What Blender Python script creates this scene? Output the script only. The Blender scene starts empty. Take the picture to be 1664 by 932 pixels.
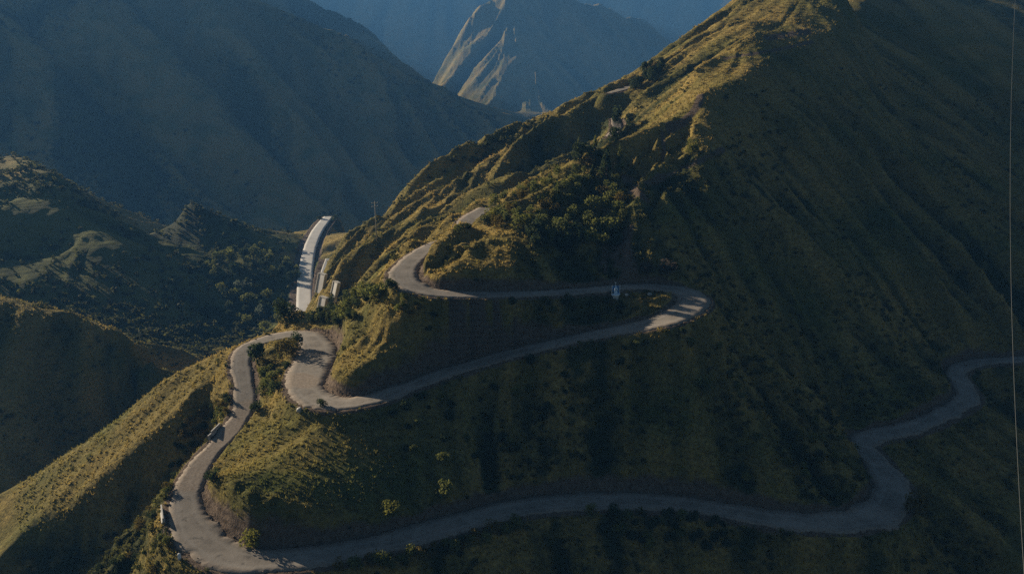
import bpy, bmesh, math, random, time
import numpy as np
T0 = time.time()
rng = np.random.default_rng(7)
random.seed(7)
scene = bpy.context.scene
COL = scene.collection

# ------------------------------------------------------------------ camera
FPX, CU, CV = 1306.0, 832.0, 466.0
PITCH = math.radians(16.0)
SP, CP = math.sin(PITCH), math.cos(PITCH)
cam_data = bpy.data.cameras.new("camera")
cam = bpy.data.objects.new("camera", cam_data)
COL.objects.link(cam)
cam.location = (0, 0, 0)
cam.rotation_euler = (math.pi / 2 - PITCH, 0, 0)
cam_data.sensor_width = 36.0
cam_data.lens = FPX / 1664.0 * 36.0
cam_data.clip_start = 1.0
cam_data.clip_end = 9000.0
scene.camera = cam


def ray(u, v):
    a = (u - CU) / FPX
    b = (v - CV) / FPX
    return np.array([a, CP - b * SP, -SP - b * CP])


def by_Y(u, v, Y):
    r = ray(u, v)
    return r * (Y / r[1])


def by_z(u, v, z):
    r = ray(u, v)
    return r * (z / r[2])


def yl(*pts):
    return np.array([by_Y(*p) for p in pts])


def crest(w, *pts):
    """a rounded crest: the line and two lines w/2 beside it, slightly lower"""
    P = yl(*pts)
    T = np.gradient(P[:, :2], axis=0)
    T /= np.linalg.norm(T, axis=1)[:, None]
    N = np.stack([-T[:, 1], T[:, 0], 0 * T[:, 0]], 1) * (w / 2)
    dn = np.array([0, 0, 0.12 * w])
    return np.vstack([P, (P + N - dn)[::-1], P - N - dn])


def between(P, Q, drop):
    n = 24
    P, Q = (A if len(A) < 9 or len(A) % 3 else A[:len(A) // 3] for A in (P, Q))
    f = lambda A: np.stack([np.interp(np.linspace(0, 1, n), np.linspace(0, 1, len(A)), A[:, k]) for k in range(3)], 1)
    return (f(P) + f(Q)) / 2 - np.array([0, 0, drop])


def zl(*pts):
    return np.array([by_z(*p) for p in pts])


def wl(*pts):
    return np.array(pts, float)


def spline(P, step):
    """Catmull-Rom through the rows of P, resampled about every step metres (first two columns)."""
    P = np.asarray(P, float)
    Q = np.vstack([2 * P[0] - P[1], P, 2 * P[-1] - P[-2]])
    out = []
    for i in range(1, len(Q) - 2):
        p0, p1, p2, p3 = Q[i - 1], Q[i], Q[i + 1], Q[i + 2]
        n = max(2, int(np.linalg.norm((p2 - p1)[:2]) / step * 4))
        t = np.linspace(0, 1, n, endpoint=False)[:, None]
        out.append(0.5 * (2 * p1 + (p2 - p0) * t + (2 * p0 - 5 * p1 + 4 * p2 - p3) * t * t + (3 * p1 - p0 - 3 * p2 + p3) * t ** 3))
    out = np.vstack(out + [Q[-2][None]])
    s = np.concatenate([[0], np.cumsum(np.linalg.norm(np.diff(out[:, :2], axis=0), axis=1))])
    m = max(2, int(s[-1] / step) + 1)
    t = np.linspace(0, s[-1], m)
    return np.stack([np.interp(t, s, out[:, k]) for k in range(out.shape[1])], 1)


# ------------------------------------------------------------------ roads (u, v, z, half width)
def road(pts, step=0.5):
    P = np.array([list(by_z(u, v, z)) + [w] for u, v, z, w in pts])
    return spline(P, step)


MAIN_ROAD = road([
    (1760, 578, -68.5, 1.9), (1700, 581, -69, 1.9), (1645, 584, -69.6, 1.9), (1590, 588, -70.3, 2.0), (1554, 602, -71, 2.2), (1564, 624, -71.6, 2.4),
    (1572, 646, -72, 2.6), (1540, 668, -72.4, 2.5), (1480, 694, -72.8, 2.5), (1425, 706, -73.2, 2.6),
    (1402, 722, -73.6, 2.6), (1428, 755, -74, 2.9), (1452, 795, -74.3, 3.3), (1434, 828, -74.4, 3.4), (1380, 846, -74.4, 3.2),
    (1290, 846, -74.3, 3.0), (1200, 832, -74.2, 2.8), (1100, 817, -74.1, 2.8), (1000, 813, -74, 2.8), (900, 817, -74, 2.8), (830, 827, -74, 2.8),
    (740, 850, -74, 2.8), (640, 877, -74, 2.8), (540, 899, -74, 2.9), (450, 909, -74, 3.2), (385, 908, -73.9, 3.4),
    (335, 882, -73.6, 3.5), (306, 842, -73.1, 3.1), (304, 798, -72.4, 2.5), (330, 748, -71.4, 2.3), (372, 702, -70.2, 2.2),
    (396, 662, -69, 2.2), (396, 620, -67.6, 2.3), (391, 588, -66.6, 2.4), (402, 565, -65.8, 2.4), (436, 550, -65, 2.6),
    (478, 543, -64.3, 3.0), (508, 551, -63.8, 3.8), (515, 575, -63.4, 4.2), (500, 605, -63.0, 4.2), (496, 630, -62.6, 3.8),
    (515, 648, -62.3, 3.2), (555, 655, -61.9, 2.8), (602, 648, -61.3, 2.6), (650, 633, -60.6, 2.6), (722, 606, -59, 2.6),
    (820, 577, -56, 2.6), (920, 553, -53, 2.6), (1000, 537, -50.8, 2.7), (1060, 525, -49.2, 2.9), (1105, 509, -47.9, 3.2),
    (1127, 490, -47, 3.4), (1115, 475, -46.6, 3.0), (1070, 466, -46.3, 2.4), (1010, 466, -46.1, 2.1), (950, 472, -46, 2.1),
    (850, 477, -45.7, 2.1), (760, 478, -45.3, 2.2), (700, 474, -44.9, 2.6), (664, 461, -44.4, 3.2), (655, 443, -43.9, 3.2),
    (668, 424, -43.3, 2.8), (688, 408, -43.0, 2.4), (708, 397, -43.2, 2.2), (744, 382, -42.6, 2.2), (764, 356, -40.9, 3.0), (790, 338, -39.6, 2.4)])
UPPER_ROAD = spline(np.array([list(by_Y(992, 222, 254)) + [1.6], list(by_Y(1003, 208, 261)) + [1.9], list(by_Y(1000, 192, 270)) + [1.5]]), 0.5)
HIGH_ROAD = spline(np.array([list(by_Y(990, 151, 303)) + [1.6], list(by_Y(1008, 146, 306)) + [2.2], list(by_Y(1026, 140, 311)) + [1.6]]), 0.5)
VALLEY_ROAD = road([(500, 545, -112, 3.8), (496, 520, -111.5, 3.8), (495, 480, -110.5, 3.8), (497, 440, -109, 3.8), (503, 405, -107, 3.7), (514, 378, -104.5, 3.6), (525, 362, -103, 3.4), (534, 352, -102.2, 3.1)])
LOWER_ROAD = road([(512, 520, -108, 1.6), (519, 490, -106, 1.7), (522, 462, -104, 1.8), (527, 440, -101, 1.6), (533, 420, -98, 1.2)])
ROADS = [MAIN_ROAD, UPPER_ROAD, HIGH_ROAD, VALLEY_ROAD, LOWER_ROAD]

# ------------------------------------------------------------------ ridge and valley lines of the land
LINES_NEAR = [
    # main crest (light on its left, shade on its right)
    yl((1050, 445, 165), (1060, 420, 168), (1060, 330, 182), (1110, 275, 194), (1150, 220, 207), (1140, 150, 230), (1230, 105, 255), (1330, 65, 280), (1368, 32, 297), (1360, 0, 310), (1340, -60, 345), (1300, -100, 380)),
    # terrace below the summit
    yl((1130, 105, 262), (1220, 50, 282), (1315, 48, 287), (1340, 50, 291)),
    yl((1200, 0, 332), (1265, 12, 313), (1330, 8, 305)),
    # outer spur silhouetted against the valley
    yl((1270, -60, 350), (1200, -2, 335), (1130, 58, 325), (1060, 108, 320), (1000, 147, 318), (900, 184, 315), (815, 202, 312), (760, 235, 308), (690, 290, 303), (620, 342, 298), (560, 385, 290), (530, 420, 282), (520, 470, 270), (507, 516, 256)),
    # tops of the cut banks
    zl((343, 778, -67.6), (372, 786, -66.6), (405, 802, -66.8), (440, 822, -67.6), (490, 846, -68.8), (540, 862, -70)),
    zl((527, 612, -60.4), (545, 600, -58.4), (580, 602, -57.2), (630, 598, -56.4), (690, 572, -54)),
    zl((682, 446, -43.0), (705, 450, -42.6), (780, 454, -42.6), (860, 452, -42.6), (940, 448, -42.8)),
    yl((694, 414, 167), (705, 397, 169.5), (716, 388, 172), (734, 378, 176), (754, 369, 182)),
    yl((735, 404, 168.5), (780, 388, 174), (850, 364, 182), (900, 350, 188)),
    # shoulder above the third bend
    yl((720, 432, 166), (800, 378, 183), (860, 330, 195), (950, 285, 203), (1010, 290, 198), (1060, 330, 182)),
    # nose between the second and the first road
    yl((1148, 496, 149.5), (1240, 588, 147), (1320, 648, 145), (1392, 700, 142)),
    yl((1180, 500, 161), (1240, 575, 164), (1320, 638, 159), (1398, 702, 150)),
    # left ridge with the golden strip
    yl((440, 535, 188), (400, 553, 184), (370, 568, 181), (320, 590, 179), (268, 615, 178), (165, 700, 177), (80, 755, 174), (0, 802, 171), (-120, 880, 163)),
    yl((362, 600, 172), (300, 648, 165), (225, 718, 161), (100, 822, 156), (0, 902, 150), (-60, 955, 146)),
    yl((376, 668, 154), (335, 715, 149), (290, 762, 140), (200, 843, 132.5), (110, 922, 126), (20, 1000, 121)),
    wl((-59, 164, -79), (-66, 157, -90), (-74, 150, -98), (-84, 146, -106), (-93, 142, -114), (-103, 137, -122)),
    # fall beyond the saddle
    yl((450, 530, 196), (500, 522, 198), (545, 505, 200)),
    wl((-66, 214, -81), (-70, 232, -91), (-75, 255, -96), (-79, 280, -99), (-86, 298, -104)),
    # right hand spur and the gully beside it
    yl((1440, -60, 450), (1470, -5, 428), (1478, 40, 405), (1530, 90, 372), (1600, 170, 330), (1664, 250, 296), (1740, 340, 262)),
    yl((1392, -35, 440), (1398, 0, 408), (1408, 45, 378), (1440, 130, 310), (1500, 260, 252), (1560, 400, 216), (1590, 500, 196)),
    # ground below the lowest road
    wl((-95, 95, -122), (-60, 98, -92), (-30, 96, -84), (0, 104, -86), (30, 108, -86), (60, 106, -86), (95, 105, -88)),
    wl((-100, 60, -135), (0, 60, -112), (100, 60, -112)),
    wl((90, 135, -78), (110, 140, -79), (140, 142, -82)),
    wl((130, 175, -68), (160, 190, -60)),
    wl((170, 120, -95), (180, 170, -90), (200, 220, -70)),
]
LINES_MID = [
    # valley floor
    wl((-150, 100, -140), (-138, 190, -126), (-122, 260, -119), (-106, 330, -114), (-112, 400, -111.5), (-124, 470, -106), (-128, 500, -104)),
    # ridge across the valley
    crest(6, (-200, 430, 295), (-100, 455, 280), (0, 480, 270), (100, 505, 262), (180, 550, 254), (265, 610, 246)),
    wl((-160, 300, -113), (-220, 330, -103), (-300, 350, -85)),
    wl((-190, 190, -122), (-230, 200, -118)),
    # peak with two spurs
    crest(3, (-100, 205, 600), (20, 250, 530), (70, 293, 462), (95, 312, 430), (170, 345, 425), (240, 375, 418), (300, 405, 408), (345, 428, 398)),
    yl((300, 312, 475), (345, 342, 462), (400, 379, 450)),
    wl((-255, 500, -100), (-205, 455, -103), (-165, 430, -109)),
    crest(8, (95, 312, 430), (120, 366, 402), (190, 400, 388), (230, 428, 380), (270, 455, 368), (340, 510, 350), (385, 545, 330)),
    yl((120, 366, 402), (35, 440, 385)),
]
FACE = (-737.75, -0.35, 0.55)      # the shaded face across the gorge: z = a + gx x + gy y


def face(*uvs, lift=0.0):
    out = []
    for u, v in uvs:
        r = ray(u, v)
        k = (FACE[0] + lift) / (r[2] - FACE[1] * r[0] - FACE[2] * r[1])
        out.append(r * k)
    return np.array(out)


EDGE = face((250, -70), (330, -40), (400, 0), (480, 25), (560, 62), (620, 95), (690, 130), (760, 165), (815, 195), (850, 225), (890, 262), (930, 300))
BACK = EDGE + np.array([90, 170, -75])
LINES_FAR = [
    EDGE, BACK,
    face((300, 18), (350, 73), (395, 110), (450, 168), (520, 242), (572, 300), (610, 345), lift=9),
    face((60, -50), (140, 0), (200, 52), (275, 114), (350, 190), (420, 270), (470, 332), (500, 370), lift=10),
    face((-80, 0), (0, 66), (100, 150), (200, 230), (280, 310), (340, 370), lift=9),
    face((560, 62), (610, 130), (660, 200), (700, 260), (730, 300), lift=7),
    face((440, 20), (500, 95), (560, 170), (620, 250), (660, 300), lift=6),
    face((200, -10), (270, 50), (330, 115), (400, 185), (480, 270), (530, 330), lift=-9),
    face((0, 0), (90, 75), (170, 140), (260, 215), (330, 290), (400, 360), lift=-10),
    face((350, 0), (420, 70), (480, 140), (545, 220), (600, 300), lift=-8),
    face((500, 50), (560, 120), (640, 215), (690, 275), lift=-7),
    face((-150, 150), (-60, 200), (60, 260), (160, 330), (230, 390), lift=-4),
    wl((-900, 950, 60), (-1000, 1250, 110), (-800, 1350, 150)),
    # the gorge
    wl((-700, 640, -120), (-500, 640, -140), (-340, 620, -160), (-235, 610, -178), (-150, 650, -195), (-60, 740, -212), (40, 880, -222), (110, 1050, -225), (150, 1250, -228)),
    # the mountain in the middle distance
    yl((830, -35, 2240), (800, -12, 2224), (765, 18, 2192), (720, 105, 2112), (700, 135, 2080)),
    yl((830, -35, 2240), (880, -28, 2290), (940, -14, 2350), (1000, 16, 2390), (1050, 33, 2400), (1095, 66, 2370), (1140, 100, 2320)),
    yl((890, -10, 2260), (925, 35, 2190), (965, 80, 2120), (1012, 132, 2040), (1060, 190, 1960)),
    yl((1000, 30, 2350), (1040, 75, 2270), (1085, 125, 2190)),
    yl((800, 15, 2224), (770, 62, 2136), (735, 112, 2024), (712, 148, 1976)),
    yl((830, -35, 2240), (835, 45, 2136), (805, 85, 2024), (775, 140, 1912), (762, 170, 1864)),
    yl((835, 45, 2136), (850, 92, 1992), (900, 125, 1912), (945, 165, 1864)),
    yl((850, 92, 1992), (842, 140, 1864), (828, 188, 1776)),
    yl((880, 15, 2250), (930, 75, 2120), (985, 135, 2010), (1020, 175, 1950)),
    wl((-160, 1800, -190), (-230, 2060, -160), (-290, 2300, -140)),
    yl((380, -110, 1740), (430, -70, 1720), (480, -32, 1700), (530, 0, 1680), (590, 42, 1650), (650, 102, 1610), (690, 140, 1580), (740, 185, 1540)),
    wl((190, 1700, -190), (330, 2100, -160), (500, 2300, -140)),
    yl((200, -25, 3250), (640, -22, 3250), (900, -36, 3300), (1180, -18, 3250), (1500, -40, 3300), (1900, -40, 3300)),
    yl((420, 100, 2820), (560, 105, 2850), (700, 105, 2850), (860, 105, 2880), (1120, 105, 2900)),
    yl((600, 40, 3020), (640, 30, 3050), (690, 20, 3080), (740, 30, 3050)),
    wl((-480, 2450, -150), (-220, 2600, -140), (-20, 2600, -140), (230, 2550, -140)),
    yl((1430, -60, 500), (1500, -90, 500), (1664, -70, 500), (1900, -70, 480), (2100, 0, 450)),
    wl((500, 900, -60), (700, 600, 40), (900, 1500, 60)),
    wl((420, 300, -40), (360, 200, -80)),
    wl((-520, 350, -60), (-600, 520, -50)),
    wl((-440, 425, -45), (-420, 480, -60), (-440, 540, -60), (-470, 590, -70)),  # unseen ground left of view, added and kept low for sun on the peak
]


def resample(P, step):
    s = np.concatenate([[0], np.cumsum(np.linalg.norm(np.diff(P[:, :2], axis=0), axis=1))])
    t = np.linspace(0, s[-1], max(2, int(s[-1] / step) + 1))
    return np.stack([np.interp(t, s, P[:, k]) for k in range(3)], 1)


RIB0 = yl((900, 186, 315), (815, 204, 312), (760, 237, 308), (690, 292, 303), (620, 344, 298), (560, 387, 290), (530, 422, 282), (520, 472, 270))
RIB1 = yl((985, 165, 306), (860, 206, 297), (740, 277, 285), (660, 334, 273), (590, 393, 262), (545, 445, 252), (530, 495, 244))
RIB2 = yl((1010, 178, 290), (930, 225, 278), (850, 268, 264), (760, 316, 250), (690, 366, 237), (630, 420, 224), (580, 470, 214), (545, 510, 208))
RIB3 = yl((960, 222, 262), (880, 272, 248), (800, 318, 232), (735, 356, 214), (690, 392, 198), (640, 432, 183), (600, 475, 176), (560, 520, 180))
LINES_NEAR += [RIB1, RIB2, RIB3, between(RIB0, RIB1, 7), between(RIB1, RIB2, 7.5), between(RIB2, RIB3, 6)]


class Grid:
    def __init__(self, x0, x1, y0, y1, h):
        self.x0, self.y0, self.h = x0, y0, h
        self.nx, self.ny = int((x1 - x0) / h) + 1, int((y1 - y0) / h) + 1
        self.x1, self.y1 = x0 + (self.nx - 1) * h, y0 + (self.ny - 1) * h

    def mesh(self):
        return np.meshgrid(self.x0 + np.arange(self.nx) * self.h, self.y0 + np.arange(self.ny) * self.h)

    def sample(self, A, X, Y):
        fx = np.clip((X - self.x0) / self.h, 0, self.nx - 1.001)
        fy = np.clip((Y - self.y0) / self.h, 0, self.ny - 1.001)
        i, j = fx.astype(int), fy.astype(int)
        a, b = fx - i, fy - j
        return (A[j, i] * (1 - a) + A[j, i + 1] * a) * (1 - b) + (A[j + 1, i] * (1 - a) + A[j + 1, i + 1] * a) * b

    def solve(self, lines, init, fix_edge, iters):
        Z = init.copy()
        S, N = np.zeros_like(Z), np.zeros_like(Z)
        for P in lines:
            P = resample(P[:, :3], self.h * 0.5)
            i, j = np.rint((P[:, 0] - self.x0) / self.h).astype(int), np.rint((P[:, 1] - self.y0) / self.h).astype(int)
            ok = (i >= 0) & (i < self.nx) & (j >= 0) & (j < self.ny)
            np.add.at(S, (j[ok], i[ok]), P[ok, 2])
            np.add.at(N, (j[ok], i[ok]), 1)
        F = N > 0
        V = np.where(F, S / np.maximum(N, 1), 0)
        Z[F] = V[F]
        jj, ii = np.indices(Z.shape)
        red = ((ii + jj) & 1) == 0
        w = 1.9
        for k in range(iters):
            for par in (red, ~red):
                Pd = np.pad(Z, 1, mode="edge")
                avg = 0.25 * (Pd[:-2, 1:-1] + Pd[2:, 1:-1] + Pd[1:-1, :-2] + Pd[1:-1, 2:])
                m = par & ~F
                if fix_edge:
                    m = m.copy()
                    m[0] = m[-1] = False
                    m[:, 0] = m[:, -1] = False
                Z[m] += w * (avg - Z)[m]
        return Z


def gauss(A, s):
    if s <= 0:
        return A
    r = int(3 * s) + 1
    k = np.exp(-0.5 * (np.arange(-r, r + 1) / s) ** 2)
    k /= k.sum()
    P = np.pad(A, ((r, r), (0, 0)), mode="edge")
    A = sum(k[t] * P[t:t + A.shape[0]] for t in range(2 * r + 1))
    P = np.pad(A, ((0, 0), (r, r)), mode="edge")
    return sum(k[t] * P[:, t:t + A.shape[1]] for t in range(2 * r + 1))


def noise(shape, lam):
    n = rng.standard_normal(shape)
    fy, fx = np.fft.fftfreq(shape[0])[:, None], np.fft.rfftfreq(shape[1])[None]
    f = np.sqrt(fx * fx + fy * fy) * lam
    n = np.fft.irfft2(np.fft.rfft2(n) * np.exp(-(f * 1.1) ** 2) * (f > 0.05), shape)
    return n / n.std()


def gullies(g, Z, lam, length):
    """noise stretched down the fall line, so that it reads as ribs and ravines"""
    n0 = noise(Z.shape, lam / g.h)
    zs = gauss(Z, lam / g.h * 0.35)
    gy, gx = np.gradient(zs, g.h)
    m = np.sqrt(gx * gx + gy * gy) + 1e-4
    ux, uy = gx / m, gy / m
    X, Y = g.mesh()
    acc = n0.copy()
    steps = max(4, int(length / (g.h * 1.5)))
    for sgn in (1, -1):
        px, py = X.copy(), Y.copy()
        for k in range(steps):
            px = px + sgn * g.sample(ux, px, py) * g.h * 1.5
            py = py + sgn * g.sample(uy, px, py) * g.h * 1.5
            acc += g.sample(n0, px, py)
    return acc / acc.std(), np.minimum(1, m / 0.35)


def ribbed(n):
    return 0.8 - 1.15 * np.abs(n) ** 0.9 + 0.35 * n


GF = Grid(-1100, 1250, 40, 3600, 10)
GM = Grid(-420, 320, 40, 780, 2)
GN = Grid(-150, 185, 60, 360, 1)
near = LINES_NEAR + [r for r in ROADS]
# far solve, coarse to fine
GC = Grid(-1100, 1250, 40, 3600, 40)
Zc = GC.solve(near + LINES_MID + LINES_FAR, np.full((GC.ny, GC.nx), -20.0), False, 250)
Zf = GF.solve(near + LINES_MID + LINES_FAR, GC.sample(Zc, *GF.mesh()), False, 160)
Zf = gauss(Zf, 0.7)
Zm = GM.solve(near + LINES_MID + LINES_FAR, GF.sample(Zf, *GM.mesh()), True, 200)
Zm = gauss(Zm, 1.0)
Zn = GN.solve(near + LINES_MID, GM.sample(Zm, *GN.mesh()), True, 160)
Zn = gauss(Zn, 1.0)
print("solve", time.time() - T0)
def ramp(v, a, b):
    t = np.clip((v - a) / (b - a), 0, 1)
    return t * t * (3 - 2 * t)


ga, sa = gullies(GF, Zf, 90, 300)
gb, sb = gullies(GF, Zf, 40, 160)
Df = ((ribbed(ga) * 9 * sa + ribbed(gb) * 6 * sb) * (1 - 0.7 * ramp(GF.mesh()[1], 2450, 2750)))
gc_, sc_ = gullies(GM, Zm, 24, 90)
gd_, sd_ = gullies(GM, Zm, 11, 50)
Dm = (ribbed(gc_) * 3.6 * sc_ + ribbed(gd_) * 1.7 * sd_)
ge2, se2 = gullies(GM, Zm, 5.5, 36)
Dm += ribbed(ge2) * 0.7 * se2 * ramp(np.hypot(*GM.mesh()), 200, 300)
ge, se = gullies(GN, Zn, 9, 36)
gf, sf = gullies(GN, Zn, 4, 16)
Dn = ribbed(ge) * 1.15 * se + ribbed(gf) * 0.45 * sf + noise(Zn.shape, 5) * 0.16 + noise(Zn.shape, 2.6) * 0.10
GX = Grid(-860, 180, 600, 1330, 5)      # face across the gorge
GY = Grid(-420, 620, 1520, 2460, 6)     # mountain in the middle distance
gh, sh = gullies(GX, GF.sample(Zf, *GX.mesh()), 48, 240)
gi, si = gullies(GX, GF.sample(Zf, *GX.mesh()), 20, 110)
Dx = ribbed(gh) * 12 * sh + ribbed(gi) * 5.5 * si
gj, sj = gullies(GY, GF.sample(Zf, *GY.mesh()), 44, 220)
gk, sk = gullies(GY, GF.sample(Zf, *GY.mesh()), 22, 110)
Dy = ribbed(gj) * 11 * sj + ribbed(gk) * 4 * sk
gs, _ = gullies(GN, Zn, 2.4, 14)
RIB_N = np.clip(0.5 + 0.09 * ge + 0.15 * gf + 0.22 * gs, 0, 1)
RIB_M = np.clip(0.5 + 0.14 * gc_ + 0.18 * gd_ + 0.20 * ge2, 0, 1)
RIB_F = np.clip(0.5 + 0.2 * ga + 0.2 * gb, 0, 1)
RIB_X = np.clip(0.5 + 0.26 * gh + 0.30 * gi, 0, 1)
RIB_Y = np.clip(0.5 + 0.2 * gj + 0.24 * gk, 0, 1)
WET_M = gauss(-ribbed(gc_) * 0.7 - ribbed(gd_) * 0.5, 0.4)
WET_N = -ribbed(ge) * 0.7 - ribbed(gf) * 0.5
print("gullies", time.time() - T0)


def axis(a, b, lo, hi, h, gl, gh):
    """spacing h between a and b, growing by gl below and gh above"""
    mid = list(np.arange(a, b + h * 0.5, h))
    d, x, up = h, mid[-1], []
    while x < hi:
        d *= gh
        x += d
        up.append(x)
    d, x, dn = h, mid[0], []
    while x > lo:
        d *= gl
        x -= d
        dn.append(x)
    return np.array(dn[::-1] + mid + up)


XS = axis(-105, 112, -1050, 1200, 0.5, 1.013, 1.022)
YS = axis(84, 225, 50, 3550, 0.5, 1.03, 1.0060)
X, Y = np.meshgrid(XS, YS)


def ramp(v, a, b):
    t = np.clip((v - a) / (b - a), 0, 1)
    return t * t * (3 - 2 * t)


def inside(g, mrg):
    return ramp(X, g.x0, g.x0 + mrg) * ramp(-X, -g.x1, -g.x1 + mrg) * ramp(Y, g.y0, g.y0 + mrg * 0.3) * ramp(-Y, -g.y1, -g.y1 + mrg)


wn, wm = inside(GN, 25), inside(GM, 60)
Z = GF.sample(Zf, X, Y)
Z = Z * (1 - wm) + GM.sample(Zm, X, Y) * wm
Z = Z * (1 - wn) + GN.sample(Zn, X, Y) * wn
dist_cam = np.sqrt(X * X + Y * Y)
far_w = ramp(dist_cam, 330, 620)
# closeness to the drawn near lines keeps crests where they are
wx, wy = inside(GX, 60), inside(GY, 90)
ZD = GF.sample(Df, X, Y) * far_w * (1 - 0.75 * ramp(X, 110, 150) * ramp(-Y, -600, -520)) * (1 - 0.6 * wx - 0.55 * wy) + GX.sample(Dx, X, Y) * wx + GY.sample(Dy, X, Y) * wy
ZD += GM.sample(Dm, X, Y) * wm * (0.35 + 0.65 * ramp(dist_cam, 150, 230)) * (1 - 0.6 * ramp(-X, 110, 170)) * (1 - 0.75 * ramp(X, 110, 150) * ramp(Y, 320, 370))
CALM = np.ones(X.shape)
for x, y, z in np.vstack([resample(yl((400, 700, 143), (480, 710, 137), (560, 740, 128), (470, 770, 124)), 3), resample(yl((1140, 148, 232), (1230, 100, 256), (1290, 75, 270), (1330, 60, 282), (1345, 20, 300), (1270, 12, 313)), 4), resample(yl((330, 595, 177), (268, 622, 173), (165, 710, 170), (80, 770, 167), (0, 830, 164)), 3)]):
    i0, i1 = np.searchsorted(XS, (x - 24, x + 24))
    j0, j1 = np.searchsorted(YS, (y - 24, y + 24))
    d = np.hypot(XS[None, i0:i1] - x, YS[j0:j1, None] - y)
    CALM[j0:j1, i0:i1] = np.minimum(CALM[j0:j1, i0:i1], 0.15 + 0.85 * ramp(d, 10, 22))
ZD = ZD * CALM + GN.sample(Dn, X, Y) * wn * (0.15 + 0.85 * CALM)
# distance to the roads
RD = np.full(X.shape, 99.0)
RZ = np.zeros(X.shape)
RW = np.full(X.shape, 2.5)
for R in ROADS:
    for x, y, z, w in R[::2]:
        i0, i1 = np.searchsorted(XS, (x - 14, x + 14))
        j0, j1 = np.searchsorted(YS, (y - 14, y + 14))
        if i1 <= i0 or j1 <= j0:
            continue
        d = np.hypot(XS[None, i0:i1] - x, YS[j0:j1, None] - y)
        sub = RD[j0:j1, i0:i1]
        m = d < sub
        sub[m] = d[m]
        RZ[j0:j1, i0:i1][m] = z
        RW[j0:j1, i0:i1][m] = w
Z = Z + ZD * ramp(RD, 2, 7)
e = RD - RW - 0.5 - 2.5 * ramp(dist_cam, 280, 380)
dz = np.abs(Z - RZ)
B = np.where(Z > RZ, np.clip(dz * 0.45, 0.6, 3.6), np.clip(dz * 0.8, 0.7, 6.0))
Z0 = Z.copy()
k = ramp(e, 0, B)
ROUGH = GN.sample(noise(Zn.shape, 3.2), X, Y) * wn
near_road = RD < 13.5
Z = np.where(near_road, (RZ - 0.12 - 0.6 * ramp(dist_cam, 280, 380)) * (1 - k) + Z * k, Z)
Z = Z + np.where(near_road, ROUGH * 0.28 * ramp(e, 0.1, 1.0) * (1 - ramp(e, B * 0.8, B + 2)), 0)
CUT = np.where(near_road, (1 - ramp(e, 0.1, np.where(Z0 > RZ + 0.8, B * 0.9 + 0.3, 0.7))), 0)
print("heights", Z.shape, time.time() - T0)


def height(x, y):
    x, y = np.atleast_1d(x), np.atleast_1d(y)
    i = np.clip(np.searchsorted(XS, x) - 1, 0, len(XS) - 2)
    j = np.clip(np.searchsorted(YS, y) - 1, 0, len(YS) - 2)
    a = (x - XS[i]) / (XS[i + 1] - XS[i])
    b = (y - YS[j]) / (YS[j + 1] - YS[j])
    return (Z[j, i] * (1 - a) + Z[j, i + 1] * a) * (1 - b) + (Z[j + 1, i] * (1 - a) + Z[j + 1, i + 1] * a) * b


def hit(u, v, y0=85, y1=1200):
    r = ray(u, v)
    ys = y0 * (y1 / y0) ** np.linspace(0, 1, 6000)
    p = r[None] * (ys / r[1])[:, None]
    below = height(p[:, 0], p[:, 1]) > p[:, 2]
    k = int(np.argmax(below)) if below.any() else len(ys) - 1
    q = p[k]
    return np.array([q[0], q[1], height(q[0], q[1])[0]])


# ------------------------------------------------------------------ node helpers
def new_mat(name):
    m = bpy.data.materials.new(name)
    m.use_nodes = True
    nt = m.node_tree
    for n in list(nt.nodes):
        nt.nodes.remove(n)
    out = nt.nodes.new("ShaderNodeOutputMaterial")
    bs = nt.nodes.new("ShaderNodeBsdfPrincipled")
    bs.inputs["Roughness"].default_value = 0.9
    bs.inputs["Specular IOR Level"].default_value = 0.15
    nt.links.new(bs.outputs[0], out.inputs[0])
    return m, nt, bs


def n_noise(nt, scale, detail=4, rough=0.6, vec=None):
    n = nt.nodes.new("ShaderNodeTexNoise")
    n.inputs["Scale"].default_value = scale
    n.inputs["Detail"].default_value = detail
    n.inputs["Roughness"].default_value = rough
    if vec:
        nt.links.new(vec, n.inputs["Vector"])
    return n.outputs["Fac"]


def n_ramp(nt, src, stops):
    r = nt.nodes.new("ShaderNodeValToRGB")
    nt.links.new(src, r.inputs[0])
    el = r.color_ramp.elements
    while len(el) < len(stops):
        el.new(0.5)
    for e_, (p, c) in zip(el, stops):
        e_.position = p
        e_.color = (*c, 1) if len(c) == 3 else c
    return r.outputs[0]


def n_mix(nt, fac, a, b):
    m = nt.nodes.new("ShaderNodeMix")
    m.data_type = "RGBA"
    for sock, val in ((m.inputs[0], fac), (m.inputs[6], a), (m.inputs[7], b)):
        if isinstance(val, (int, float)):
            sock.default_value = val
        elif isinstance(val, tuple):
            sock.default_value = (*val, 1)
        else:
            nt.links.new(val, sock)
    return m.outputs[2]


def n_mix_mul(nt, a, b):
    m = nt.nodes.new("ShaderNodeMix")
    m.data_type = "RGBA"
    m.blend_type = "MULTIPLY"
    m.inputs[0].default_value = 1.0
    nt.links.new(a, m.inputs[6])
    m.inputs[7].default_value = (*b, 1)
    return m.outputs[2]


def n_math(nt, op, a, b=None, clamp=False):
    m = nt.nodes.new("ShaderNodeMath")
    m.operation = op
    m.use_clamp = clamp
    for sock, val in zip(m.inputs, (a, b)):
        if val is None:
            continue
        if isinstance(val, (int, float)):
            sock.default_value = val
        else:
            nt.links.new(val, sock)
    return m.outputs[0]


def n_pos(nt):
    return nt.nodes.new("ShaderNodeNewGeometry").outputs["Position"]


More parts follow.
